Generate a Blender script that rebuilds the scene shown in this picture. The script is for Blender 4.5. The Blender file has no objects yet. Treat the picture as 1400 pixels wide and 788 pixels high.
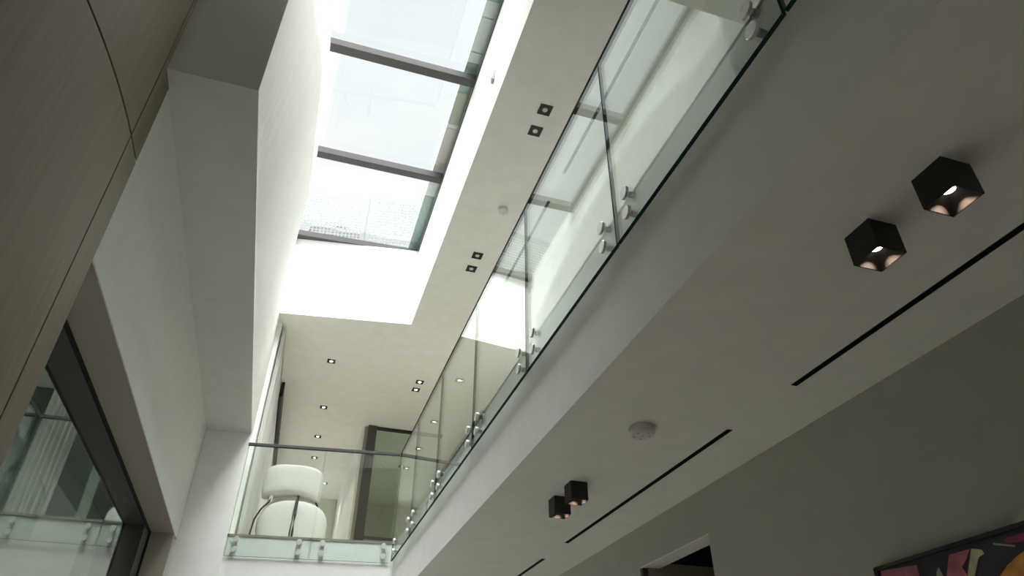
import bpy, bmesh, math, random
from mathutils import Matrix, Vector

random.seed(7)
scene = bpy.context.scene
COL = scene.collection
H = 1.5                     # eye height above the ground floor; all z below are given relative to the eye

# ------------------------------------------------------------------ camera
R = ((0.9524877, -0.3045497, 0.0040853),      # right
     (0.1775466, 0.5442838, -0.8198978),      # down
     (0.2474760, 0.7816679, 0.5724953))       # forward
cam_data = bpy.data.cameras.new('camera')
cam_data.sensor_width = 36.0
cam_data.lens = 939.57 / 1400 * 36.0
cam_data.clip_start = 0.02
cam = bpy.data.objects.new('camera', cam_data)
COL.objects.link(cam)
rot = Matrix((R[0], [-v for v in R[1]], [-v for v in R[2]])).transposed()
cam.matrix_world = Matrix.Translation((0, 0, H)) @ rot.to_4x4()
scene.camera = cam

# ------------------------------------------------------------------ sky, sun, exposure
world = bpy.data.worlds.new('overcast_sky')
scene.world = world
world.use_nodes = True
wn, wl = world.node_tree.nodes, world.node_tree.links
bg = wn['Background']
tc = wn.new('ShaderNodeTexCoord')
ns = wn.new('ShaderNodeTexNoise')
ns.inputs['Scale'].default_value = 2.2
ns.inputs['Detail'].default_value = 5
cr = wn.new('ShaderNodeValToRGB')
cr.color_ramp.elements[0].position = 0.36
cr.color_ramp.elements[0].color = (0.82, 0.905, 0.935, 1)
cr.color_ramp.elements[1].position = 0.64
cr.color_ramp.elements[1].color = (1.0, 1.0, 1.0, 1)
wl.new(tc.outputs['Generated'], ns.inputs['Vector'])
wl.new(ns.outputs['Fac'], cr.inputs['Fac'])
wl.new(cr.outputs['Color'], bg.inputs['Color'])
SKY = 0.79
bg.inputs['Strength'].default_value = SKY

sun_data = bpy.data.lights.new('sun', 'SUN')
sun_data.energy = 18.5
sun_data.angle = math.radians(70)            # veiled by thin cloud
sun_data.color = (1.0, 0.985, 0.96)
sun = bpy.data.objects.new('sun', sun_data)
COL.objects.link(sun)
sun.rotation_euler = Vector((-0.05, 0.25, -1.0)).to_track_quat('-Z', 'Y').to_euler()
sun.location = (14, 5, 12)

vs = scene.view_settings
vs.view_transform = 'Standard'
vs.look = 'None'
vs.gamma = 1.0
vs.use_curve_mapping = False
vs.exposure = 0.42
cy = scene.cycles
cy.max_bounces = 14
cy.diffuse_bounces = 9
cy.glossy_bounces = 6
cy.transparent_max_bounces = 32
cy.sample_clamp_indirect = 6
cy.use_denoising = True

# ------------------------------------------------------------------ materials
def new_mat(name):
    m = bpy.data.materials.new(name)
    m.use_nodes = True
    return m, m.node_tree.nodes, m.node_tree.links, m.node_tree.nodes['Principled BSDF']

def paint(name, col, rough=0.6, var=0.03, scale=6.0, bump=0.02, metal=0.0, spec=0.5):
    m, n, l, p = new_mat(name)
    t = n.new('ShaderNodeTexCoord')
    nz = n.new('ShaderNodeTexNoise'); nz.inputs['Scale'].default_value = scale; nz.inputs['Detail'].default_value = 4
    rp = n.new('ShaderNodeValToRGB')
    rp.color_ramp.elements[0].position = 0.3; rp.color_ramp.elements[1].position = 0.7
    rp.color_ramp.elements[0].color = tuple(c * (1 - var) for c in col) + (1,)
    rp.color_ramp.elements[1].color = tuple(min(1, c * (1 + var)) for c in col) + (1,)
    l.new(t.outputs['Object'], nz.inputs['Vector']); l.new(nz.outputs['Fac'], rp.inputs['Fac'])
    l.new(rp.outputs['Color'], p.inputs['Base Color'])
    p.inputs['Roughness'].default_value = rough
    p.inputs['Metallic'].default_value = metal
    p.inputs['Specular IOR Level'].default_value = spec
    if bump:
        nb = n.new('ShaderNodeTexNoise'); nb.inputs['Scale'].default_value = 240
        bp = n.new('ShaderNodeBump'); bp.inputs['Strength'].default_value = bump; bp.inputs['Distance'].default_value = 0.002
        l.new(t.outputs['Object'], nb.inputs['Vector']); l.new(nb.outputs['Fac'], bp.inputs['Height'])
        l.new(bp.outputs['Normal'], p.inputs['Normal'])
    return m

def wood(name, dark, light, rough=0.5, axis='Z'):
    m, n, l, p = new_mat(name)
    t = n.new('ShaderNodeTexCoord')
    mp = n.new('ShaderNodeMapping')
    mp.inputs['Scale'].default_value = (22, 22, 0.9) if axis == 'Z' else (22, 0.9, 22)
    nz = n.new('ShaderNodeTexNoise'); nz.inputs['Scale'].default_value = 1.5; nz.inputs['Detail'].default_value = 7; nz.inputs['Distortion'].default_value = 0.6
    rp = n.new('ShaderNodeValToRGB')
    rp.color_ramp.elements[0].position = 0.32; rp.color_ramp.elements[0].color = dark + (1,)
    rp.color_ramp.elements[1].position = 0.70; rp.color_ramp.elements[1].color = light + (1,)
    l.new(t.outputs['Object'], mp.inputs['Vector']); l.new(mp.outputs['Vector'], nz.inputs['Vector'])
    l.new(nz.outputs['Fac'], rp.inputs['Fac']); l.new(rp.outputs['Color'], p.inputs['Base Color'])
    bp = n.new('ShaderNodeBump'); bp.inputs['Strength'].default_value = 0.08; bp.inputs['Distance'].default_value = 0.003
    l.new(nz.outputs['Fac'], bp.inputs['Height']); l.new(bp.outputs['Normal'], p.inputs['Normal'])
    p.inputs['Roughness'].default_value = rough
    return m

def glass(name, tint, f0=0.04, rough=0.0, gain=1.0):
    """Clear sheet glass: a Schlick-weighted mirror over a tinted see-through body."""
    m, n, l, p = new_mat(name)
    n.remove(p)
    out = n['Material Output']
    lw = n.new('ShaderNodeLayerWeight'); lw.inputs['Blend'].default_value = 0.5
    pw = n.new('ShaderNodeMath'); pw.operation = 'POWER'; pw.inputs[1].default_value = 5.0
    ml = n.new('ShaderNodeMath'); ml.operation = 'MULTIPLY_ADD'
    ml.inputs[1].default_value = (1 - f0) * gain; ml.inputs[2].default_value = f0 * gain
    tr = n.new('ShaderNodeBsdfTransparent')
    nz = n.new('ShaderNodeTexNoise'); nz.inputs['Scale'].default_value = 0.8
    mixc = n.new('ShaderNodeMix'); mixc.data_type = 'RGBA'
    mixc.inputs['A'].default_value = tuple(min(1, c * 1.005) for c in tint) + (1,)
    mixc.inputs['B'].default_value = tuple(c * 0.995 for c in tint) + (1,)
    gl = n.new('ShaderNodeBsdfGlossy'); gl.inputs['Roughness'].default_value = rough
    gl.inputs['Color'].default_value = (0.97, 1, 0.99, 1)
    mx = n.new('ShaderNodeMixShader')
    l.new(nz.outputs['Fac'], mixc.inputs['Factor']); l.new(mixc.outputs['Result'], tr.inputs['Color'])
    l.new(lw.outputs['Facing'], pw.inputs[0]); l.new(pw.outputs[0], ml.inputs[0])
    l.new(ml.outputs[0], mx.inputs['Fac']); l.new(tr.outputs[0], mx.inputs[1]); l.new(gl.outputs[0], mx.inputs[2])
    l.new(mx.outputs[0], out.inputs['Surface'])
    return m

def emit(name, col, strength):
    m, n, l, p = new_mat(name)
    nz = n.new('ShaderNodeTexNoise'); nz.inputs['Scale'].default_value = 30
    p.inputs['Base Color'].default_value = (0.8, 0.8, 0.8, 1)
    p.inputs['Emission Color'].default_value = col + (1,)
    ml = n.new('ShaderNodeMath'); ml.operation = 'MULTIPLY_ADD'; ml.inputs[1].default_value = 0.1 * strength; ml.inputs[2].default_value = strength
    l.new(nz.outputs['Fac'], ml.inputs[0]); l.new(ml.outputs[0], p.inputs['Emission Strength'])
    return m

def fabric(name, col, translucent=0.0):
    m, n, l, p = new_mat(name)
    out = n['Material Output']
    t = n.new('ShaderNodeTexCoord')
    nz = n.new('ShaderNodeTexNoise'); nz.inputs['Scale'].default_value = 160; nz.inputs['Detail'].default_value = 3
    bp = n.new('ShaderNodeBump'); bp.inputs['Strength'].default_value = 0.15; bp.inputs['Distance'].default_value = 0.004
    rp = n.new('ShaderNodeValToRGB')
    rp.color_ramp.elements[0].color = tuple(c * 0.94 for c in col) + (1,)
    rp.color_ramp.elements[1].color = col + (1,)
    l.new(t.outputs['Object'], nz.inputs['Vector']); l.new(nz.outputs['Fac'], bp.inputs['Height'])
    l.new(nz.outputs['Fac'], rp.inputs['Fac']); l.new(rp.outputs['Color'], p.inputs['Base Color'])
    l.new(bp.outputs['Normal'], p.inputs['Normal'])
    p.inputs['Roughness'].default_value = 0.9
    p.inputs['Specular IOR Level'].default_value = 0.2
    if translucent:
        tl = n.new('ShaderNodeBsdfTranslucent'); tl.inputs['Color'].default_value = col + (1,)
        mx = n.new('ShaderNodeMixShader'); mx.inputs['Fac'].default_value = translucent
        l.new(p.outputs[0], mx.inputs[1]); l.new(tl.outputs[0], mx.inputs[2]); l.new(mx.outputs[0], out.inputs['Surface'])
    return m

M = {
    'white': paint('white_wall_paint', (0.86, 0.865, 0.85)),
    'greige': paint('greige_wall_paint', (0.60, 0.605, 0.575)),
    'ceil': paint('white_ceiling_paint', (0.875, 0.88, 0.825)),
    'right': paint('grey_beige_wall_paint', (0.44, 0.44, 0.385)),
    'floor': paint('pale_stone_floor', (0.40, 0.39, 0.36), rough=0.35, var=0.08, scale=2),
    'timber_floor': wood('oak_floor', (0.66, 0.63, 0.58), (0.75, 0.72, 0.67), axis='Y'),
    'wood': wood('grey_brown_wood_veneer', (0.136, 0.112, 0.070), (0.170, 0.142, 0.092)),
    'taupe': paint('taupe_lining', (0.36, 0.335, 0.285), rough=0.5),
    'nosing': paint('taupe_floor_edge', (0.30, 0.27, 0.22), rough=0.5),
    'charcoal': paint('charcoal_metal', (0.062, 0.060, 0.054), rough=0.45),
    'black': paint('black_metal', (0.012, 0.012, 0.012), rough=0.5),
    'void': paint('black_gap', (0.006, 0.006, 0.005), rough=0.9),
    'rail': paint('dark_grey_rail', (0.075, 0.078, 0.075), rough=0.6, spec=0.2),
    'slimrail': paint('black_slim_rail', (0.022, 0.024, 0.023), rough=0.7, spec=0.1),
    'alu': paint('grey_aluminium_frame', (0.085, 0.081, 0.083), rough=0.75, spec=0.15),
    'steel': paint('brushed_steel', (0.78, 0.78, 0.76), rough=0.30, metal=0.55, var=0.06, scale=60),
    'steel_dark': paint('steel_stud', (0.20, 0.20, 0.20), rough=0.4, metal=1.0),
    'glass': glass('clear_balustrade_glass', (0.955, 0.985, 0.97)),
    'edge': paint('dark_green_glass_edge', (0.010, 0.040, 0.030), rough=0.6, spec=0.1),
    'skyglass': glass('skylight_glass', (0.975, 0.99, 0.99)),
    'tint': glass('dark_tinted_window_glass', (0.52, 0.54, 0.52), gain=0.22),
    'partition': glass('green_partition_glass', (0.86, 0.93, 0.90)),
    'plastic': paint('white_plastic', (0.74, 0.74, 0.72), rough=0.4, bump=0),
    'plastic_grey': paint('grey_plastic', (0.50, 0.50, 0.49), rough=0.5, bump=0),
    'cushion': fabric('white_boucle', (0.66, 0.665, 0.63)),
    'curtain': fabric('white_sheer_curtain', (0.86, 0.86, 0.85), 0.45),
    'lens_lit': emit('lit_lamp_lens', (1.0, 0.93, 0.82), 3.0),
    'lens_spot': emit('warm_spot_lens', (1.0, 0.88, 0.72), 4.0),
    'lens_off': paint('unlit_lamp_lens', (0.75, 0.75, 0.72), rough=0.2, bump=0),
    'funnel': paint('dark_bronze_reflector', (0.022, 0.016, 0.013), rough=0.6, bump=0),
    'screen': paint('white_perforated_metal', (0.118, 0.130, 0.130), rough=0.5),
    'unit': paint('grey_rooftop_unit', (0.06, 0.065, 0.065), rough=0.6),
    'green_panel': paint('green_glazed_panel', (0.17, 0.25, 0.22), rough=0.3),
    'olive_panel': paint('olive_panel', (0.24, 0.26, 0.18), rough=0.5),
    'grey_panel': paint('pale_grey_panel', (0.46, 0.48, 0.46), rough=0.5),
    'taupe_panel': paint('taupe_panel', (0.40, 0.36, 0.32), rough=0.5),
    'beige': paint('beige_cabinet', (0.62, 0.59, 0.53)),
    'deepgreen': paint('dark_green_wall', (0.10, 0.14, 0.125), rough=0.4),
    'palegreen': paint('pale_green_panel', (0.36, 0.44, 0.40), rough=0.4),
    'roof': paint('grey_roof_membrane', (0.40, 0.40, 0.40), rough=0.9),
    'p_dark': paint('painting_black', (0.020, 0.020, 0.026), bump=0),
    'p_pink': paint('painting_pink', (0.42, 0.13, 0.17), var=0.25, scale=18, bump=0),
    'p_red': paint('painting_dark_red', (0.16, 0.02, 0.05), var=0.2, scale=18, bump=0),
    'p_orange': paint('painting_orange', (0.34, 0.17, 0.03), var=0.25, scale=18, bump=0),
    'p_olive': paint('painting_olive', (0.34, 0.34, 0.22), var=0.25, scale=18, bump=0),
    'p_grey': paint('painting_grey', (0.22, 0.22, 0.23), var=0.2, scale=18, bump=0),
}

# ------------------------------------------------------------------ mesh helpers
class MB:
    def __init__(s):
        s.v, s.f, s.m = [], [], []
    def add(s, verts, faces, mi=0):
        o = len(s.v)
        s.v += [tuple(p) for p in verts]
        s.f += [tuple(i + o for i in f) for f in faces]
        s.m += list(mi) if isinstance(mi, (list, tuple)) else [mi] * len(faces)
        return s
    def box(s, x0, x1, y0, y1, z0, z1, mi=0):
        v = [(x0, y0, z0), (x1, y0, z0), (x1, y1, z0), (x0, y1, z0), (x0, y0, z1), (x1, y0, z1), (x1, y1, z1), (x0, y1, z1)]
        return s.add(v, [(0, 3, 2, 1), (4, 5, 6, 7), (0, 1, 5, 4), (1, 2, 6, 5), (2, 3, 7, 6), (3, 0, 4, 7)], mi)
    def prism(s, poly, z0, z1, mi=0):
        n = len(poly)
        a = sum(poly[i][0] * poly[(i + 1) % n][1] - poly[(i + 1) % n][0] * poly[i][1] for i in range(n))
        if a < 0: poly = poly[::-1]
        v = [(x, y, z0) for x, y in poly] + [(x, y, z1) for x, y in poly]
        f = [tuple(range(n))[::-1], tuple(range(n, 2 * n))]
        f += [(i, (i + 1) % n, n + (i + 1) % n, n + i) for i in range(n)]
        return s.add(v, f, mi)
    def lathe(s, prof, axis='Z', c=(0, 0, 0), n=24, mi=0, cap=True):
        """prof: list of (radius, height)"""
        def pt(r, h, a):
            x, y = r * math.cos(a), r * math.sin(a)
            q = {'Z': (x, y, h), 'Y': (x, h, -y), 'X': (h, x, y)}[axis]
            return (q[0] + c[0], q[1] + c[1], q[2] + c[2])
        v = [pt(r, h, 2 * math.pi * i / n) for r, h in prof for i in range(n)]
        f = []
        for k in range(len(prof) - 1):
            for i in range(n):
                j = (i + 1) % n
                f.append((k * n + i, k * n + j, (k + 1) * n + j, (k + 1) * n + i))
        if cap:
            f.append(tuple(range(n))[::-1]); k = (len(prof) - 1) * n
            f.append(tuple(range(k, k + n)))
        return s.add(v, f, mi)
    def tube(s, pts, r, n=10, mi=0):
        pts = [Vector(p) for p in pts]
        v = []
        up = Vector((0, 0, 1))
        for i, p in enumerate(pts):
            d = (pts[min(i + 1, len(pts) - 1)] - pts[max(i - 1, 0)]).normalized()
            a = d.cross(up)
            if a.length < 1e-3: a = d.cross(Vector((1, 0, 0)))
            a.normalize(); b = d.cross(a)
            rr = r[i] if isinstance(r, (list, tuple)) else r
            v += [p + (a * math.cos(2 * math.pi * k / n) + b * math.sin(2 * math.pi * k / n)) * rr for k in range(n)]
        f = []
        for i in range(len(pts) - 1):
            for k in range(n):
                j = (k + 1) % n
                f.append((i * n + k, i * n + j, (i + 1) * n + j, (i + 1) * n + k))
        f.append(tuple(range(n))[::-1]); q = (len(pts) - 1) * n
        f.append(tuple(range(q, q + n)))
        return s.add(v, f, mi)
    def mesh(s, name, mats, smooth=False):
        me = bpy.data.meshes.new(name)
        me.from_pydata(s.v, [], s.f)
        for m in (mats if isinstance(mats, (list, tuple)) else [mats]):
            me.materials.append(M[m] if isinstance(m, str) else m)
        me.polygons.foreach_set('material_index', s.m)
        if smooth: me.polygons.foreach_set('use_smooth', [True] * len(me.polygons))
        bm = bmesh.new(); bm.from_mesh(me); bmesh.ops.recalc_face_normals(bm, faces=bm.faces); bm.to_mesh(me); bm.free()
        me.update()
        return me
    def build(s, name, mats, parent=None, loc=(0, 0, 0), smooth=False, bevel=0.0):
        return link(name, s.mesh(name, mats, smooth), parent, loc, bevel)

def link(name, me, parent=None, loc=(0, 0, 0), bevel=0.0):
    o = bpy.data.objects.new(name, me)
    COL.objects.link(o)
    if parent is not None:
        o.parent = parent; o.location = loc
    else:
        o.location = (loc[0], loc[1], loc[2] + H)
    if bevel:
        b = o.modifiers.new('bevel', 'BEVEL'); b.width = bevel; b.segments = 2; b.limit_method = 'ANGLE'
    return o

def tag(o, label, cat, group=None, kind=None):
    o['label'] = label; o['category'] = cat
    if group: o['group'] = group
    if kind: o['kind'] = kind
    return o

def thing(name, label, cat, loc, rz=0.0, group=None):
    o = bpy.data.objects.new(name, None)
    o.empty_display_size = 0.1
    COL.objects.link(o)
    o.location = (loc[0], loc[1], loc[2] + H)
    o.rotation_euler = (0, 0, rz)
    return tag(o, label, cat, group)

def struct(name, mb, mats, label, cat, bevel=0.0):
    o = mb.build(name, mats, bevel=bevel)
    o['kind'] = 'structure'; o['label'] = label; o['category'] = cat
    return o

def shadow_copy(o, parent, loc=None):
    c = o.copy(); COL.objects.link(c); c.parent = parent
    if loc is not None: c.location = loc
    return c

# ------------------------------------------------------------------ key dimensions (relative to the eye)
XG = 1.200            # outer face of the side balustrade glass
XF = 1.250            # fascia of the gallery slab
XR = 2.510            # right-hand wall
ZC = 1.488            # lower ceiling
ZFL = 2.200           # upper floor level
ZGB, ZGT = 1.968, 3.270   # glass bottom and top
ZU = 5.200            # upper ceiling
ZS = 6.530            # underside of the skylight frame
XWL = -1.190          # left wall face
XB = -0.658           # bulkhead right face
ZB = 3.430            # bulkhead soffit
XWR = 1.154           # right face of the light well
SK = (8.484 - 8.728) / (1.193 + 0.658)
fl = lambda x, d=0.0: 8.728 + (x + 0.658) * SK + d      # the far balcony runs slightly askew
ANG = math.atan(SK)
YBACK = 16.75
YN = -3.2

# ------------------------------------------------------------------ structure
struct('floor', MB().box(-5.0, 6.0, YN, 17.2, -H - 0.1, -H), 'floor', 'pale stone ground floor below the frame', 'floor')

# lower ceiling / gallery slab with its fascia, with open slots for the air diffusers
SL0, SL1 = 2.138, 2.172
slots = [(-1.6, 2.386), (2.931, 5.320), (5.860, 8.250)]
c = MB()
c.box(XF, XR, YN, YBACK, ZC + 0.10, ZFL - 0.02)
c.box(XF, SL0, YN, YBACK, ZC, ZC + 0.10)
c.box(SL1, XR, YN, YBACK, ZC, ZC + 0.10)
prev = YN
for a, b in slots:
    c.box(SL0, SL1, prev, a, ZC, ZC + 0.10); prev = b
c.box(SL0, SL1, prev, YBACK, ZC, ZC + 0.10)
struct('ceiling', c, 'ceil', 'flat pale ceiling under the gallery with black slots', 'ceiling')
struct('trim_1', MB().box(XF - 0.006, XF, YN, fl(XF, 0.04), ZC - 0.001, ZFL + 0.004), 'white', 'long white fascia of the gallery behind the side balustrade', 'fascia')

# far balcony slab
struct('trim_2', MB().prism([(XB, fl(XB, 0.032)), (XF, fl(XF, 0.032)), (XF, YBACK), (XB, YBACK)], ZC, ZFL - 0.02), 'white', 'white fascia of the far balcony below the armchair', 'fascia')
struct('floor_upper', MB().prism([(XB, fl(XB, 0.04)), (XF - 0.006, fl(XF, 0.04)), (XF - 0.006, YN), (6.0, YN), (6.0, YBACK), (XB, YBACK)], ZFL - 0.02, ZFL), 'timber_floor', 'timber floor of the upper storey', 'floor')
n = MB().prism([(XB, fl(XB, 0.022)), (XF - 0.02, fl(XF - 0.02, 0.022)), (XF - 0.02, fl(XF, 0.045)), (XB, fl(XB, 0.045))], ZFL - 0.022, ZFL + 0.006)
struct('trim_3', n, 'nosing', 'thin taupe floor edge strip along the far balcony', 'edge strip')

# right wall of the ground floor with a door recess
DY0, DY1, DZ = 3.830, 4.780, 1.210
w = MB()
w.box(XR, XR + 0.4, YN, DY0, -H, ZFL)
w.box(XR, XR + 0.4, DY1, YBACK, -H, ZFL)
w.box(XR, XR + 0.14, DY0, DY1, DZ, ZFL)
w.box(XR + 1.3, XR + 1.5, 3.4, 5.2, -H, 1.46)
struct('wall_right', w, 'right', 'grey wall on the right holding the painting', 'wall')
struct('wall_right_upper', MB().box(XR, XR + 0.25, YN, 8.2, ZFL, ZU + 0.3), 'white', 'white gallery wall behind the side balustrade', 'wall')

# left wall: above the tall window, plus the plain end wall beside the far balcony
WY0, WY1, WZ = 3.285, 8.540, 2.100
w = MB()
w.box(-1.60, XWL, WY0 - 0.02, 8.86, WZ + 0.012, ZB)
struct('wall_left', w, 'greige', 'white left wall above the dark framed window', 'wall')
struct('wall_far_left', MB().prism([(-1.60, fl(-1.60, 0.0)), (XB, fl(XB, 0.0)), (XB, fl(XB, 0.5)), (-1.60, fl(-1.6, 0.5))], -H, ZB), 'white', 'bright white wall between the window and far balcony', 'wall')
struct('wall_far', MB().box(XB, XR, 12.0, 12.2, 1.25, ZC).box(XB, -0.4, 12.0, 12.2, -H, 1.25).box(2.3, XR, 12.0, 12.2, -H, 1.25), 'white', 'white ground floor wall under the far balcony', 'wall')
struct('ground', MB().box(-60, 60, -60, 60, -H - 0.3, -H - 0.12), 'roof', 'grey paved ground outside the house', 'ground')
struct('wall_near', MB().box(-5.0, 6.0, YN - 0.2, YN, -H, ZS + 0.07), 'white', 'white wall behind the viewer', 'wall')

# boxed bulkhead on the left, running up to the skylight
yb = 8.93
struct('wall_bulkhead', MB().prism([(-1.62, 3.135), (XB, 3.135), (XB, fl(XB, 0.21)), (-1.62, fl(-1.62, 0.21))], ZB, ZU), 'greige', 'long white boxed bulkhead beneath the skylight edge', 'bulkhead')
struct('wall_well_left', MB().prism([(-1.62, 3.135), (XB, 3.135), (XB, fl(XB, 0.21)), (-1.62, fl(-1.62, 0.21))], ZU, ZS + 0.07), 'white', 'white upper left side of the light well', 'wall')
# sloping lip on the bulkhead where the light well begins
lip = []
for i in range(41):
    y = 3.14 + (8.45 - 3.14) * i / 40
    a = max(0.0, min(1.0, (y - 3.14) / 1.35)); b = max(0.0, min(1.0, (8.45 - y) / 2.45))
    a = a * a * (3 - 2 * a)
    lip.append((y, XB + 0.004 + (0.205 + 0.004) * a * b))
v, f = [], []
for y, x in lip:
    v += [(XB - 0.002, y, 3.46), (x, y, 5.20), (x, y, 5.72), (XB - 0.01, y, 5.72)]
for k in range(len(lip) - 1):
    for j in range(4):
        f.append((k * 4 + j, k * 4 + (j + 1) % 4, k * 4 + 4 + (j + 1) % 4, k * 4 + 4 + j))
k = 4 * (len(lip) - 1)
f += [(0, 1, 2, 3), (k, k + 3, k + 2, k + 1)]
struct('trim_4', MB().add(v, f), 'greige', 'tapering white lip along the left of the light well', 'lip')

# upper ceiling (with the light well left open) and well walls
YS0 = 2.75
SU0, SU1 = 2.108, 2.140
uslots = [(-0.4, 4.90), (5.35, 8.1)]
c = MB()
c.box(XWR, SU0, YN, YBACK, ZU, ZU + 0.14)
c.box(SU1, 6.0, YN, YBACK, ZU, ZU + 0.14)
prev = YN
for a, b in uslots:
    c.box(SU0, SU1, prev, a, ZU, ZU + 0.14); prev = b
c.box(SU0, SU1, prev, YBACK, ZU, ZU + 0.14)
c.prism([(XB, fl(XB, -0.045)), (XWR, fl(XWR, -0.07)), (XWR, YBACK), (XB, YBACK)], ZU, ZU + 0.14)
c.box(-1.6, XWR, YN, YS0, ZU, ZU + 0.14)
struct('ceiling_upper', c, 'ceil', 'pale upper ceiling around the skylight opening', 'ceiling')
w = MB()
w.box(XWR, XWR + 0.16, YS0, fl(XWR, -0.07), ZU + 0.14, ZS + 0.07)
struct('wall_well_right', w, 'white', 'bright white right side of the light well', 'wall')
w = MB().prism([(XB - 0.2, fl(XB - 0.2, -0.045)), (XWR + 0.16, fl(XWR + 0.16, -0.07)), (XWR + 0.16, fl(XWR, 0.13)), (XB - 0.2, fl(XB, 0.17))], ZU + 0.14, ZS + 0.0)
struct('wall_well_far', w, 'white', 'bright white end wall of the light well', 'wall')
w = MB().box(-1.62, XWR + 0.16, YS0 - 0.16, YS0, ZU + 0.14, ZS + 0.07)
struct('wall_well_near', w, 'white', 'white near end of the light well', 'wall')
w = MB()
w.box(XWR + 0.16, 6.0, YN, YBACK, ZS + 0.0, ZS + 0.07)
w.box(-1.62, XWR + 0.16, YN, YS0 - 0.16, ZS, ZS + 0.07)
w.box(-1.62, XB, YS0 - 0.16, 3.135, ZS, ZS + 0.07)
w.prism([(XB - 0.15, fl(XB, 0.19)), (XWR + 0.16, fl(XWR, 0.15)), (XWR + 0.16, YBACK), (XB - 0.15, YBACK)], ZS, ZS + 0.07)
struct('roof', w, 'roof', 'grey flat roof around the skylight', 'roof')

# wood cladding on the left, gently curved in plan, split by shadow gaps into panels
def wx(y):
    t = max(0.0, 3.15 - y)
    return XWL + 0.004 - (0.108 * t * t if t < 1.2 else 0.108 * 1.44 + 0.259 * (t - 1.2))
def wood_panel(y0, y1, z0, z1, parent):
    n = max(2, int((y1 - y0) / 0.08) + 1)
    ys = [y0 + (y1 - y0) * i / (n - 1) for i in range(n)]
    poly = [(wx(y), y) for y in ys] + [(wx(y) - 0.018, y) for y in reversed(ys)]
    return MB().prism(poly, z0, z1).build('panel', 'wood', parent)
wl_ = bpy.data.objects.new('wall_wood', None); COL.objects.link(wl_); wl_.location = (0, 0, H)
wl_['kind'] = 'structure'; wl_['label'] = 'grey brown wood clad wall with thin dark joints'; wl_['category'] = 'wall'
g = 0.0055
ZJ = 2.792
for (a, b) in ((YN, 3.080 - g), (3.080 + g, 3.288)):
    for (p, q) in ((-H, ZJ - g), (ZJ + 2 * g, ZB if a > 3 else ZS)):
        if a > 3 and p > 0:
            wood_panel(a, 3.135, p, ZS, wl_)
            wood_panel(3.135, b, p, ZB, wl_)
        else:
            wood_panel(a, b, p, q, wl_)
ys = [YN + (3.28 - YN) * i / 60 for i in range(61)]
MB().prism([(wx(y) - 0.018, y) for y in ys] + [(wx(y) - 0.10, y) for y in reversed(ys)], -H, ZB).build('backing', 'void', wl_)

# upper-floor far room shell
XW = -0.605
w = MB()
w.box(XW - 0.2, XW, fl(XB, 0.21), 9.3, ZFL, ZU)
w.box(XW - 0.2, XW, 9.3, YBACK, ZU - 0.03, ZU)
w.box(XW - 0.2, XW, 16.2, YBACK, ZFL, ZU)
struct('wall_far_room_left', w, 'white', 'white window wall behind the hanging curtain', 'wall')
struct('wall_far_room_back', MB().box(XW - 0.2, 6.0, YBACK, YBACK + 0.2, ZFL, ZU), 'beige', 'beige back wall of the upper room', 'wall')
struct('wall_far_room_right', MB().box(3.3, 3.5, 8.2, YBACK, ZFL, ZU), 'white', 'white right wall of the upper room', 'wall')
struct('wall_partition', MB().box(0.985, 1.075, 12.30, 16.7, ZFL, ZU), 'white', 'white partition wall end beside the dark door post', 'wall')

# ------------------------------------------------------------------ skylight
sky_mull = [3.34, 5.045, 6.745]
sk = thing('skylight', 'long glazed skylight with grey metal bars over the light well', 'skylight', (0, 0, ZS))
for y in sky_mull:
    mb_ = MB().box(XB, XWR, 0.0, 0.115, 0.0, 0.10).build('mullion', 'alu', sk, loc=(0, y, 0), bevel=0.004)
    MB().box(XB, XWR, 0.035, 0.080, 0.123, 0.135).build('cap_strip', 'black', mb_)
MB().prism([(XB, fl(XB, -0.16)), (XWR, fl(XWR, 0.03) - 0.02), (XWR, fl(XWR, 0.12)), (XB, fl(XB, -0.02))], 0.0, 0.09).build('far_bar', 'alu', sk)
MB().box(XWR - 0.012, XWR + 0.004, YS0, fl(XWR, -0.05), -0.004, 0.09).build('side_bar', 'charcoal', sk)
MB().box(XB, XB + 0.05, YS0, 6.80, 0.02, 0.09).build('side_bar', 'alu', sk)
MB().box(XB, XWR, YS0, YS0 + 0.08, 0.0, 0.09).build('near_bar', 'alu', sk)
for (a, b) in [(YS0 + 0.02, 3.39), (3.405, 5.095), (5.11, 6.795), (6.81, 8.60)]:
    MB().box(XB - 0.05, XWR + 0.03, a, b, 0.110, 0.122).build('glass_pane', 'skyglass', sk)

# ------------------------------------------------------------------ outside, above the roof
# edge of the roof deck projecting over the right side of the skylight
ZE = 6.74
KE = ZE / 7.30
ev = thing('roof_eave', 'roof edge with green grey and taupe panels along the right of the skylight', 'roof edge', (1.0, 5.0, ZE))
MB().box(0.02, 1.2, -6.0, 4.2, 0.03, 0.12).build('slab', 'grey_panel', ev)
pan = [(-1.0, 3.0, 'green_panel'), (3.0, 4.50, 'green_panel'), (4.50, 4.715, 'grey_panel'), (4.735, 5.22, 'grey_panel'), (5.24, 5.39, 'grey_panel'),
       (5.40, 5.88, 'green_panel'), (5.89, 6.45, 'olive_panel'), (6.46, 6.53, 'grey_panel'), (6.54, 7.245, 'taupe_panel'), (7.265, 7.62, 'taupe_panel'),
       (7.63, 7.98, 'grey_panel'), (7.99, 9.95, 'green_panel')]
for a, b, m in pan:
    MB().box(0.017, 0.6, a * KE - 5.0, b * KE - 5.0, 0.0, 0.03).build('soffit_panel', m, ev)
MB().box(0.40, 0.60, -6.0, 4.2, ZS + 0.07 - ZE, 0.0).build('kerb', 'charcoal', ev)

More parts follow.
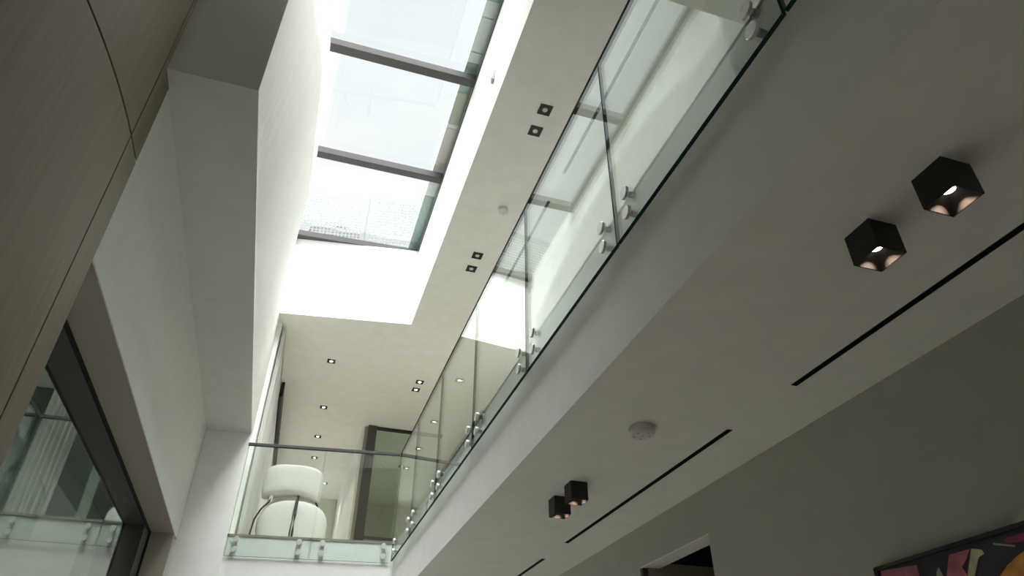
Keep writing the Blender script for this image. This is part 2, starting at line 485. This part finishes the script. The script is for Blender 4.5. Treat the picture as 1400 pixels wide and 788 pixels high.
# perforated metal screen beyond the skylight end
def screen_panel(w, h, pitch, seed):
    rnd = random.Random(seed)
    nx, nz = int(w / pitch), int(h / pitch)
    px, pz = w / nx, h / nz
    mb = MB()
    sq = [(-1, -1), (0, -1), (1, -1), (1, 0), (1, 1), (0, 1), (-1, 1), (-1, 0)]
    for i in range(nx):
        for j in range(nz):
            cx, cz = (i + .5) * px, (j + .5) * pz
            border = j >= nz - 2 or i == 0 or i == nx - 1
            r = 0.0 if border else rnd.choice([.26, .34, .36, .38, .38, .40, .40, .40]) * pitch
            if border and j == nz - 2 and 0 < i < nx - 1: r = 0.16 * pitch
            if r == 0.0:
                mb.add([(cx - px / 2, 0, cz - pz / 2), (cx + px / 2, 0, cz - pz / 2), (cx + px / 2, 0, cz + pz / 2), (cx - px / 2, 0, cz + pz / 2)], [(0, 1, 2, 3)])
                continue
            o = [(cx + a * px / 2, 0, cz + b * pz / 2) for a, b in sq]
            k = [(cx + a / math.hypot(a, b) * r, 0, cz + b / math.hypot(a, b) * r) for a, b in sq]
            mb.add(o + k, [(q, (q + 1) % 8, 8 + (q + 1) % 8, 8 + q) for q in range(8)])
    return mb
SZ0 = ZS + 0.07
t = thing('perforated_screen', 'white perforated metal privacy screen standing on the roof', 'screen', (-0.581 * 8.2 / 7.6 - 0.9, 9.43 + 0.9 * 0.16, SZ0), math.atan(-0.160))
for k, (a, b) in enumerate(((0.0, 1.885), (1.90, 4.0))):
    o = screen_panel(b - a, 8.2 - SZ0, 0.060, k).build('perforated_sheet', 'screen', t, loc=(a, 0, 0))
    sm = o.modifiers.new('thickness', 'SOLIDIFY'); sm.thickness = 0.006
for a in (-0.02, 1.875, 3.98):
    MB().box(a, a + 0.035, 0.010, 0.05, 0, 8.2 - SZ0).build('post', 'screen', t)
t = thing('rooftop_unit', 'dark rounded rooftop unit half hidden behind the perforated screen', 'rooftop unit', (-0.10, 11.2, SZ0))
MB().box(-0.55, 0.50, -0.4, 0.4, 0.06, 2.05).build('casing', 'unit', t, bevel=0.14)
MB().lathe([(0.34, 0), (0.34, 0.05), (0.30, 0.07), (0.05, 0.08)], c=(0, 0, 2.04)).build('fan_grille', 'charcoal', t)
for a in (-0.45, 0.36):
    MB().box(a, a + 0.08, -0.38, 0.38, 0.0, 0.07).build('foot', 'charcoal', t)

# ------------------------------------------------------------------ balustrades
def pane_mesh(w, z0, z1, th=0.018):
    mb = MB()
    mb.box(0, w, 0, th, z0, z1, [1, 1, 0, 1, 0, 1])
    return mb
cap_me = MB().lathe([(0.0330, 0.0), (0.0330, -0.010), (0.0305, -0.013)], axis='Y', n=28).mesh('fixing_cap', 'steel', False)
stud_me = MB().lathe([(0.015, 0.018), (0.015, 0.044)], axis='Y', n=20).mesh('fixing_stud', 'steel_dark', False)
stud_short = MB().lathe([(0.012, 0.018), (0.012, 0.032)], axis='Y', n=20).mesh('fixing_stud', 'steel', False)
def glass_panel(loc, rz, w, label, group, btn, zs=(2.166, 2.050), zb=ZGB, zt=ZGT, stud=True):
    t = thing('glass_balustrade_panel', label, 'glass panel', (loc[0], loc[1], zb), rz, group)
    pane_mesh(w, 0, zt - zb).build('glass_pane', ['glass', 'edge'], t)
    for b in btn:
        for z in zs:
            cpt = link('fixing_cap', cap_me, t, (b, 0, z - zb))
            link('fixing_stud', stud_me if stud else stud_short, cpt, (0, 0, 0))
    return t
joints = [-1.62, -0.33, 0.964, 2.204, 3.500, 4.785, 6.090, 7.310, 8.440]
side_names = ['clear side glass panel behind the viewer', 'clear side glass panel starting at the top edge beside the fascia',
              'nearest fully seen side glass panel, its lower corner at the top right', 'second nearest side glass panel, with caps at both lower corners',
              'third nearest side glass panel along the gallery fascia', 'fourth nearest side glass panel along the gallery fascia',
              'side glass panel third from the far corner', 'side glass panel at the far corner of the gallery']
for k in range(1, 8):
    a, b = joints[k] + 0.005, joints[k + 1] - 0.005
    w = b - a
    glass_panel((XG, b, 0), -math.pi / 2, w, side_names[k], 'side balustrade glass panels', (0.127, w - 0.127))
r = thing('handrail', 'slim dark top rail along the side balustrade', 'handrail', (XG, 0, ZGT))
MB().box(-0.003, 0.021, -1.6, 8.455, 0.0, 0.016).build('rail', 'slimrail', r)

# far balcony glass, set at the skew of the balcony
fx = lambda x: (x + 0.658) / math.cos(ANG)
far_w = fx(1.193)
for (a, b, lab, btn) in ((0.012, fx(0.275), 'far balcony glass panel in front of the armchair', (fx(-0.552) - 0.012, fx(0.148) - 0.012)),
                         (fx(0.285), far_w - 0.012, 'far balcony glass panel in front of the dark door post', (fx(0.410) - fx(0.285), fx(1.112) - fx(0.285)))):
    glass_panel((-0.658 + a * math.cos(ANG), 8.728 + a * math.sin(ANG), 0), ANG, b - a, lab, 'far balcony glass panels', btn, zs=(2.142, 2.028), zb=ZGB - 0.01, stud=False)
r = thing('handrail', 'flat dark grey top rail along the far balcony', 'handrail', (-0.658, 8.728, ZGT), ANG)
MB().box(0.0, far_w, -0.012, 0.030, 0.0, 0.034).build('rail', 'rail', r, bevel=0.003)

# ------------------------------------------------------------------ left window and the room behind it
t = bpy.data.objects.new('window_1', None); COL.objects.link(t); t.location = (0, 0, H)
t['kind'] = 'structure'; t['label'] = 'tall dark framed tinted window in the left wall'; t['category'] = 'window'
MB().box(-1.425, XWL - 0.001, WY0, 8.62, WZ, WZ + 0.012).build('head_lining', 'taupe', t)
MB().box(-1.425, XWL - 0.001, WY1 - 0.004, 8.62, -H, WZ).build('jamb_lining', 'taupe', t)
MB().box(-1.440, -1.425, WY0, 8.62, WZ - 0.030, WZ + 0.012).build('shadow_gap', 'void', t)
MB().box(-1.440, -1.425, WY1 - 0.06, 8.62, -H, WZ - 0.03).build('shadow_gap', 'void', t)
MB().box(-1.655, -1.440, WY0, 8.62, WZ - 0.030, WZ + 0.012).build('head_frame', 'charcoal', t)
MB().box(-1.655, -1.440, 8.16, 8.62, -H, WZ - 0.03).build('jamb_frame', 'charcoal', t)
MB().box(-1.655, -1.440, WY0 - 0.02, WY0 + 0.06, -H, WZ - 0.03).build('jamb_frame', 'charcoal', t)
MB().box(-1.640, -1.630, WY0 + 0.06, 8.16, -H, WZ - 0.03).build('glass_pane', 'tint', t)

# shell of the neighbouring void seen through the window
w = MB()
w.prism([(-2.93, 8.655), (-1.66, 8.655), (-1.66, 12.3), (-4.6, 12.3), (-4.6, 3.0), (-2.98, 3.0), (-2.98, 8.655)], ZC, ZFL)
struct('trim_5', w, 'white', 'white balcony fascia seen through the dark framed window', 'fascia')
struct('trim_6', MB().box(-2.98, -1.66, 8.628, 8.66, ZFL - 0.02, ZFL + 0.006), 'nosing', 'thin taupe floor edge seen through the dark framed window', 'edge strip')
struct('wall_neighbour_far', MB().box(-4.8, -1.60, 12.3, 12.5, -H, ZU + 0.12), 'deepgreen', 'dark green wall seen through the dark framed window', 'wall')
struct('wall_neighbour_left', MB().box(-4.8, -4.6, 2.8, 12.3, -H, ZS), 'white', 'white outer wall beyond the dark framed window', 'wall')
struct('wall_neighbour_near', MB().box(-4.8, -1.55, 2.7, 2.9, -H, ZS), 'white', 'white near wall beyond the dark framed window', 'wall')
w = MB()
w.box(-4.6, -1.62, 8.7, 12.3, ZU, ZU + 0.12)
w.box(-4.6, -3.0, 2.9, 8.7, ZU, ZU + 0.12)
struct('ceiling_neighbour', w, 'ceil', 'pale ceiling beyond the dark framed window', 'ceiling')
glass_panel((-2.935, 8.60, 0), 0.0, 0.99, 'glass panel with seam seen through the dark framed window', 'glass panels beyond the window', (0.145, 0.869), zs=(2.121, 1.998), zb=1.93)
glass_panel((-1.935, 8.60, 0), 0.0, 0.27, 'narrow glass panel at the jamb of the dark framed window', 'glass panels beyond the window', (0.117,), zs=(2.121, 1.998), zb=1.93)
glass_panel((-2.945, 7.30, 0), math.pi / 2, 1.29, 'side glass panel at far left beyond the dark framed window', 'glass panels beyond the window', (0.13, 1.16), zs=(2.121, 1.998), zb=1.93, stud=True)
r = thing('handrail', 'dark top rail turning a corner beyond the dark framed window', 'handrail', (-2.95, 8.60, ZGT))
MB().box(0.0, 1.28, -0.012, 0.03, 0.0, 0.034).build('rail', 'rail', r)
MB().box(-0.03, 0.012, -4.0, 0.03, 0.0, 0.034).build('rail', 'rail', r)

def curtain(name, label, x0, x1, z0, z1, y, amp, folds, loc, rz, taper=0.0):
    t = thing(name, label, 'curtain', loc, rz)
    nx, nz = folds * 10, 14
    v, f = [], []
    for j in range(nz + 1):
        q = j / nz
        for i in range(nx + 1):
            p = i / nx
            ph = p * folds * 2 * math.pi
            x = x0 + (x1 - x0) * (p + taper * (1 - q) * (p - .5))
            yy = y + amp * (0.75 + 0.25 * (1 - q)) * math.sin(ph + 0.5 * math.sin(3 * q + p * 5)) + 0.2 * amp * math.sin(2.3 * ph + 1)
            v.append((x, yy, z0 + (z1 - z0) * q))
    for j in range(nz):
        for i in range(nx):
            a = j * (nx + 1) + i
            f.append((a, a + 1, a + nx + 2, a + nx + 1))
    o = MB().add(v, f).build('cloth', 'curtain', t, smooth=True)
    sm = o.modifiers.new('thickness', 'SOLIDIFY'); sm.thickness = 0.003
    MB().box(min(x0, x1) - 0.02, max(x0, x1) + 0.02, y - 0.02, y + 0.02, z1 - 0.006, z1 + 0.02).build('curtain_track', 'plastic', t)
    return t
curtain('curtain', 'white pleated curtain seen through the dark framed window', -0.29, 0.20, 0.015, 2.95, 0, 0.045, 7, (-3.27, 10.5, ZFL), 0)
MB_ = MB().box(0, 0.14, 0, 0.05, 0, 2.6).build('door_panel', 'palegreen', loc=(-2.82, 10.9, ZFL))
tag(MB_, 'narrow pale green panel between curtain and armchair beyond the window', 'panel')
MB_ = MB().box(0, 0.42, 0, 0.05, 0, 2.7).build('door_panel', 'black', loc=(-2.655, 10.9, ZFL))
tag(MB_, 'black panel behind the armchair beyond the window', 'panel')

# ------------------------------------------------------------------ far room fittings
curtain('curtain', 'long white curtain hanging beside the bulkhead in the upper room', 0.0, 6.6, 0.015, ZU - ZFL - 0.035, 0, 0.026, 48, (XW + 0.045, 9.02, ZFL), math.pi / 2)
t = bpy.data.objects.new('window_2', None); COL.objects.link(t); t.location = (XW, 0, H)
t['kind'] = 'structure'; t['label'] = 'black framed window behind the white curtain in the upper room'; t['category'] = 'window'
MB().box(-0.08, -0.005, 9.3, 16.2, ZU - 0.24, ZU - 0.03).build('head_frame', 'black', t)
MB().box(0.085, 0.125, 10.85, 14.75, ZU - 0.26, ZU).build('blind_box', 'black', t)
MB().box(-0.08, 0.0, 9.3, 16.2, ZFL, ZFL + 0.06).build('sill_frame', 'black', t)
for y in (9.3, 16.12):
    MB().box(-0.08, 0.0, y, y + 0.08, ZFL + 0.06, ZU - 0.24).build('mullion', 'black', t)
for y in (9.38, 12.75):
    MB().box(-0.045, -0.035, y, y + 3.36, ZFL + 0.06, ZU - 0.24).build('glass_pane', 'skyglass', t)

d = thing('glazed_partition', 'dark framed green glass partition with tall post beside the far corner', 'glass partition', (1.08, 12.14, ZFL))
hh = ZU - ZFL
MB().box(0.0, 0.155, 0.0, 0.12, 0.0, hh).build('post', 'charcoal', d)
MB().box(-0.055, 0.0, 0.10, 0.16, 0.0, hh).build('post_return', 'taupe', d)
MB().box(0.155, 1.40, 0.03, 0.09, hh - 0.05, hh).build('head_frame', 'black', d)
MB().box(0.155, 1.40, 0.03, 0.09, 0.0, 0.05).build('sill_frame', 'black', d)
MB().box(0.155, 1.40, 0.055, 0.067, 0.05, hh - 0.05).build('glass_pane', 'partition', d)
MB().box(0.155, 1.40, 0.045, 0.075, 0.98, 1.02).build('transom', 'charcoal', d)
d2 = thing('cabinet', 'long low brown cabinet along the beige back wall', 'cabinet', (-0.02, 16.45, ZFL))
MB().box(-0.52, 0.98, 0.0, 0.28, 0.08, 1.18).build('body', 'taupe', d2)
for k in range(3):
    p_ = MB().box(-0.51 + k * 0.5, -0.03 + k * 0.5, -0.02, 0.0, 0.1, 1.16).build('door', 'taupe', d2)
    MB().box(-0.08 + k * 0.5, -0.065 + k * 0.5, -0.035, -0.02, 0.55, 0.75).build('handle', 'black', p_)
MB().box(-0.50, 0.96, 0.03, 0.26, 0.0, 0.08).build('plinth', 'black', d2)

# white boucle lounge chair seen from behind
def superellipsoid(a, b, c_, e1, e2, nu=36, nv=20, bend=0.0, droop=0.0):
    mb = MB()
    sp = lambda t, e: math.copysign(abs(math.sin(t)) ** e, math.sin(t))
    cp = lambda t, e: math.copysign(abs(math.cos(t)) ** e, math.cos(t))
    v, f = [], []
    for j in range(nv + 1):
        th = -math.pi / 2 + math.pi * j / nv
        for i in range(nu):
            ph = -math.pi + 2 * math.pi * i / nu
            x = a * cp(th, e1) * cp(ph, e2); z = b * cp(th, e1) * sp(ph, e2); y = c_ * sp(th, e1)
            v.append((x, y - bend * x * x, z - droop * x * x * max(0.0, min(1.0, 0.5 - z / b))))
    for j in range(nv):
        for i in range(nu):
            f.append((j * nu + i, j * nu + (i + 1) % nu, (j + 1) * nu + (i + 1) % nu, (j + 1) * nu + i))
    return mb.add(v, f)
head_me = superellipsoid(0.385, 0.195, 0.13, 0.45, 0.62, bend=-0.30, droop=1.0).mesh('head_cushion', 'cushion', True)
back_me = superellipsoid(0.445, 0.325, 0.15, 0.50, 0.82, bend=-0.25).mesh('back_cushion', 'cushion', True)
seat_me = superellipsoid(0.45, 0.13, 0.44, 0.45, 0.5).mesh('seat_cushion', 'cushion', True)
def lounge_chair(loc, rz, label, s=1.0):
    t = thing('lounge_chair', label, 'armchair', loc, rz, 'white lounge chairs upstairs')
    t.scale = (s, s, s)
    h_ = link('head_cushion', head_me, t, (-0.045, 0.0, 0.945))
    MB().box(-0.03, 0.015, -0.004, 0.004, -0.045, 0.045).build('care_tag', 'plastic', h_, loc=(-0.235, -0.05, -0.275))
    link('back_cushion', back_me, t, (0.03, 0.02, 0.345))
    link('seat_cushion', seat_me, t, (0.03, 0.52, 0.27))
    MB().tube([(0.065, -0.145, 0.05), (0.062, -0.160, 0.25), (0.060, -0.163, 0.45), (0.058, -0.120, 0.62), (0.055, -0.01, 0.76)], 0.013).build('back_strap', 'black', t)
    MB().tube([(0.028, -0.142, 0.05), (0.030, -0.157, 0.25), (0.034, -0.160, 0.45), (0.036, -0.118, 0.62), (0.038, -0.01, 0.76)], 0.009).build('back_strap', 'charcoal', t)
    MB().tube([(-0.455, -0.02, 0.02), (-0.455, -0.06, 0.20), (-0.435, -0.08, 0.38), (-0.38, -0.07, 0.52), (-0.30, -0.05, 0.63), (-0.26, -0.03, 0.74)], 0.012).build('side_frame', 'black', t)
    MB().tube([(0.455, 0.15, 0.02), (0.45, 0.10, 0.20), (0.40, 0.08, 0.45), (0.30, 0.06, 0.66), (0.24, 0.04, 0.76)], 0.012).build('side_frame', 'black', t)
    for (x, y) in ((-0.38, 0.05), (0.42, 0.05), (-0.38, 0.85), (0.42, 0.85)):
        MB().tube([(x, y, 0.0), (x * 0.92, y, 0.17)], 0.016).build('leg', 'black', t)
    return t
lounge_chair((0.0, 9.50, ZFL), math.radians(-4), 'white rounded lounge chair behind the far balcony glass')
lounge_chair((-1.86, 9.42, ZFL), math.radians(10), 'white lounge chair edge seen through the dark framed window', 0.62)

# ------------------------------------------------------------------ ceiling fittings
slot_names = ['nearest black linear slot in the lower ceiling, beside the spot cubes', 'middle black linear slot in the lower ceiling', 'farthest short looking black slot in the lower ceiling']
for (a, b), nm in zip(slots, slot_names):
    t = thing('linear_air_slot', nm, 'air slot', (SL0, a, ZC), group='black air slots in the lower ceiling')
    w_, L = SL1 - SL0, b - a
    MB().box(0, w_, 0, L, 0.085, 0.10).build('trough', 'void', t)
    for xx in (0.0, w_ - 0.003):
        MB().box(xx, xx + 0.003, 0.003, L - 0.003, -0.001, 0.085).build('edge_trim', 'black', t)
    for yy in (0.0, L - 0.003):
        MB().box(0.0, w_, yy, yy + 0.003, -0.001, 0.085).build('end_trim', 'black', t)
    MB().box(w_ / 2 - 0.003, w_ / 2 + 0.003, 0.003, L - 0.003, 0.02, 0.05).build('blade', 'black', t)
for k, (a, b) in enumerate(uslots):
    t = thing('linear_air_slot', ['black slot in the upper ceiling behind the nearest glass', 'black slot in the upper ceiling behind the farther glass'][k], 'air slot', (SU0, a, ZU), group='black air slots in the upper ceiling')
    w_, L = SU1 - SU0, b - a
    MB().box(0, w_, 0, L, 0.085, 0.10).build('trough', 'void', t)
    for xx in (0.0, w_ - 0.003):
        MB().box(xx, xx + 0.003, 0.0, L, -0.001, 0.085).build('edge_trim', 'black', t)

# black surface mounted spot cubes
S = 0.113; HC = 0.116
def cube_mesh():
    mb = MB()
    s = S / 2
    o = 0.0035
    v = [(-s, -s, 0), (s, -s, 0), (s, s, 0), (-s, s, 0), (-s, -s, -HC), (s, -s, -HC), (s, s, -HC), (-s, s, -HC),
         (-s + o, -s + o, -HC), (s - o, -s + o, -HC), (s - o, s - o, -HC), (-s + o, s - o, -HC)]
    f = [(0, 1, 2, 3), (0, 4, 5, 1), (1, 5, 6, 2), (2, 6, 7, 3), (3, 7, 4, 0), (4, 8, 9, 5), (5, 9, 10, 6), (6, 10, 11, 7), (7, 11, 8, 4)]
    return mb.add(v, f).mesh('housing', 'black')
def funnel_mesh():
    mb = MB(); n = 48; s = S / 2 - 0.0035; r = 0.021
    v, f = [], []
    for i in range(n):
        a = 2 * math.pi * (i + 0.5) / n
        q = s / max(abs(math.cos(a)), abs(math.sin(a)))
        v.append((q * math.cos(a), q * math.sin(a), -HC + 0.0005))
    for i in range(n):
        a = 2 * math.pi * (i + 0.5) / n
        v.append((r * math.cos(a), r * math.sin(a), -HC + 0.046))
    for i in range(n):
        j = (i + 1) % n
        f.append((i, j, n + j, n + i))
    return mb.add(v, f).mesh('reflector', 'funnel')
cube_me, fun_me = cube_mesh(), funnel_mesh()
lens_me = MB().lathe([(0.0005, -HC + 0.0462), (0.0205, -HC + 0.0462), (0.0205, -HC + 0.050), (0.0005, -HC + 0.050)], n=28).mesh('lens', 'lens_spot')
spot_names = ['largest black spot cube on the lower ceiling, nearest the viewer', 'second largest black spot cube, beside the largest one',
              'small black spot cube, right one of the far overlapping pair', 'small black spot cube, left one of the far overlapping pair']
for (x, y), nm in zip(((1.694, 1.046), (1.690, 1.342), (1.697, 3.992), (1.702, 4.298)), spot_names):
    t = thing('ceiling_spot', nm, 'spotlight', (x, y, ZC), group='black spot cubes on the lower ceiling')
    link('housing', cube_me, t); link('reflector', fun_me, t); link('lens', lens_me, t)
    ld = bpy.data.lights.new('spot_lamp', 'SPOT'); ld.energy = 10.0; ld.color = (1.0, 0.82, 0.66)
    ld.spot_size = math.radians(112); ld.spot_blend = 0.05; ld.shadow_soft_size = 0.006
    lo = bpy.data.objects.new('spot_lamp', ld); COL.objects.link(lo); lo.parent = t; lo.location = (0, 0, -HC + 0.044)

# flush square downlights in the upper ceiling
def sq_ring(s, o, z0, z1):
    mb = MB()
    mb.box(-s, s, -s, -s + o, z0, z1); mb.box(-s, s, s - o, s, z0, z1)
    mb.box(-s, -s + o, -s + o, s - o, z0, z1); mb.box(s - o, s, -s + o, s - o, z0, z1)
    return mb
trim_me = sq_ring(0.062, 0.010, -0.008, 0.0).mesh('trim', 'black')
plate_me = MB().box(-0.052, 0.052, -0.052, 0.052, -0.004, 0.0).mesh('baffle', 'black')
dl_lens = MB().lathe([(0.024, -0.010), (0.027, -0.004)], n=24)
dl_on, dl_off = dl_lens.mesh('lens', 'lens_lit', True), dl_lens.mesh('lens', 'lens_off', True)
downs = [(1.636, 4.142, 0, 'square downlight nearest the top of the upper ceiling strip'), (1.636, 4.424, 0, 'square downlight second from the top of the ceiling strip'),
         (1.626, 6.563, 0, 'square downlight third from the top of the ceiling strip'), (1.626, 6.850, 0, 'square downlight fourth from the top of the ceiling strip'),
         (1.628, 10.144, 1, 'upper one of the far downlight pair by the glass corner'), (1.622, 10.441, 1, 'lower one of the far downlight pair by the glass corner'),
         (0.172, 9.877, 1, 'lit square downlight just below the light well'), (0.209, 11.627, 1, 'lit square downlight in the middle of the far row'),
         (0.220, 12.998, 1, 'lit square downlight just above the far top rail'), (0.248, 14.148, 1, 'lit downlight seen through glass above the armchair'),
         (2.036, 14.080, 1, 'lit downlight beyond the dark framed glass partition'),
         (0.590, 15.664, 1, 'lit downlight seen through glass beside the armchair headrest')]
for x, y, on_, nm in downs:
    t = thing('square_downlight', nm, 'downlight', (x, y, ZU), group='square downlights in the upper ceiling')
    link('trim', trim_me, t); link('baffle', plate_me, t); link('lens', dl_on if on_ else dl_off, t)
    if on_:
        ld = bpy.data.lights.new('downlight_lamp', 'SPOT'); ld.energy = 60.0 if x > 2 else 26.0; ld.color = (1.0, 0.86, 0.70); ld.spot_size = math.radians(100); ld.spot_blend = 0.5; ld.shadow_soft_size = 0.03
        lo = bpy.data.objects.new('downlight_lamp', ld); COL.objects.link(lo); lo.parent = t; lo.location = (0, 0, -0.02)

def detector(loc, r, label):
    t = thing('smoke_detector', label, 'smoke detector', loc, group='white smoke detectors')
    MB().lathe([(r * 0.90, 0.0), (r * 0.90, -0.010)], n=40).build('base', 'plastic', t)
    b = MB().lathe([(r * 0.80, -0.010), (r, -0.013), (r, -0.034), (r * 0.88, -0.046), (r * 0.55, -0.050), (0.002, -0.050)], n=40).build('body', 'plastic', t)
    for k in range(5):
        a = 2 * math.pi * k / 5
        MB().lathe([(r * 0.07, -0.052), (r * 0.07, -0.047)], c=(math.cos(a) * r * 0.62, math.sin(a) * r * 0.62, 0), n=10).build('vent', 'plastic_grey', b)
    MB().lathe([(r * 0.10, -0.052), (r * 0.10, -0.048)], n=12).build('test_button', 'plastic_grey', b)
    return t
detector((1.690, 3.050, ZC), 0.070, 'round white smoke detector on the lower ceiling')
detector((1.676, 5.640, ZU), 0.058, 'small white smoke detector on the upper ceiling strip')
t = thing('motion_sensor', 'small white sensor on the right wall of the light well', 'sensor', (XWR, 4.287, 5.68))
MB().box(-0.022, 0.0, -0.035, 0.035, -0.075, 0.075).build('body', 'plastic_grey', t, bevel=0.008)
MB().lathe([(0.022, -0.030), (0.026, -0.022)], axis='X', c=(0, 0, -0.03), n=16).build('lens', 'plastic', t)

# ------------------------------------------------------------------ right wall: door recess and painting
t = bpy.data.objects.new('door_1', None); COL.objects.link(t); t.location = (XR, 0, H)
t['kind'] = 'structure'; t['label'] = 'recessed doorway with dark head in the right wall'; t['category'] = 'door'
MB().box(0.0, 0.14, DY0 + 0.002, DY1 - 0.002, DZ - 0.006, DZ - 0.001).build('head_lining', 'ceil', t)
MB().box(0.14, 1.30, DY0, DY1, 1.40, 1.46).build('dark_head', 'black', t)
MB().box(0.14, 1.30, DY1 - 0.03, DY1, 1.245, 1.40).build('dark_head', 'black', t)
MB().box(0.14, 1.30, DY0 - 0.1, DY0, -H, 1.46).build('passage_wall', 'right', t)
lf = MB().box(0.045, 1.20, DY1 - 0.04, DY1 - 0.004, -H, 1.245).build('door_leaf', 'taupe', t)
MB().box(0.004, 0.040, DY1 - 0.035, DY1 - 0.002, -H, DZ - 0.01).build('jamb_lining', 'charcoal', t)
MB().tube([(1.1, DY1 - 0.08, -0.55), (1.1, DY1 - 0.08, -0.25)], 0.012).build('handle', 'black', lf)

p_ = thing('painting', 'black framed abstract painting in pink, black and orange', 'painting', (XR, 0, 0))
PT, PB, PL, PR = 0.722, -0.60, 2.545, 0.90
MB().box(-0.024, 0.0, PR, PL, PB, PT).build('canvas', 'p_dark', p_)
fm = MB()
fm.box(-0.034, 0.0, PL - 0.014, PL + 0.004, PB, PT); fm.box(-0.034, 0.0, PR, PR + 0.018, PB, PT)
fm.box(-0.034, 0.0, PR, PL, PT - 0.012, PT + 0.004); fm.box(-0.034, 0.0, PR, PL, PB, PB + 0.018)
fm.build('frame', 'black', p_)
def patch(pts, m):
    n = len(pts)
    v = [(-0.0265, y, z) for y, z in pts] + [(-0.024, y, z) for y, z in pts]
    MB().add(v, [tuple(range(n)), tuple(range(n, 2 * n))[::-1]] + [(i, (i + 1) % n, n + (i + 1) % n, n + i) for i in range(n)]).build('paint_patch', m, p_)
patch([(2.520, 0.708), (2.318, 0.690), (2.324, 0.648), (2.36, 0.40), (2.52, 0.35)], 'p_pink')
patch([(2.153, 0.692), (2.056, 0.690), (2.085, 0.66), (2.116, 0.639), (2.105, 0.603), (2.11, 0.45), (2.23, 0.40), (2.195, 0.622)], 'p_pink')
patch([(2.048, 0.690), (2.008, 0.676), (2.005, 0.660), (2.030, 0.655), (2.043, 0.640), (2.076, 0.597), (2.08, 0.42), (2.10, 0.42), (2.105, 0.603), (2.075, 0.65)], 'p_olive')
arc = [(1.72 + 0.33 * math.cos(a), 0.45 + 0.20 * math.sin(a)) for a in [math.radians(x) for x in range(-10, 171, 12)]]
arc += [(1.72 + 0.20 * math.cos(a), 0.45 + 0.125 * math.sin(a)) for a in [math.radians(x) for x in range(170, -11, -12)]]
patch(arc, 'p_orange')
patch([(1.905, 0.690), (1.30, 0.690), (1.30, 0.672), (1.842, 0.664), (1.903, 0.673)], 'p_red')
patch([(1.955, 0.688), (1.873, 0.660), (1.875, 0.654), (1.952, 0.679)], 'p_grey')
patch([(2.24, 0.64), (2.22, 0.66), (2.205, 0.60), (2.24, 0.45), (2.27, 0.45)], 'p_olive')
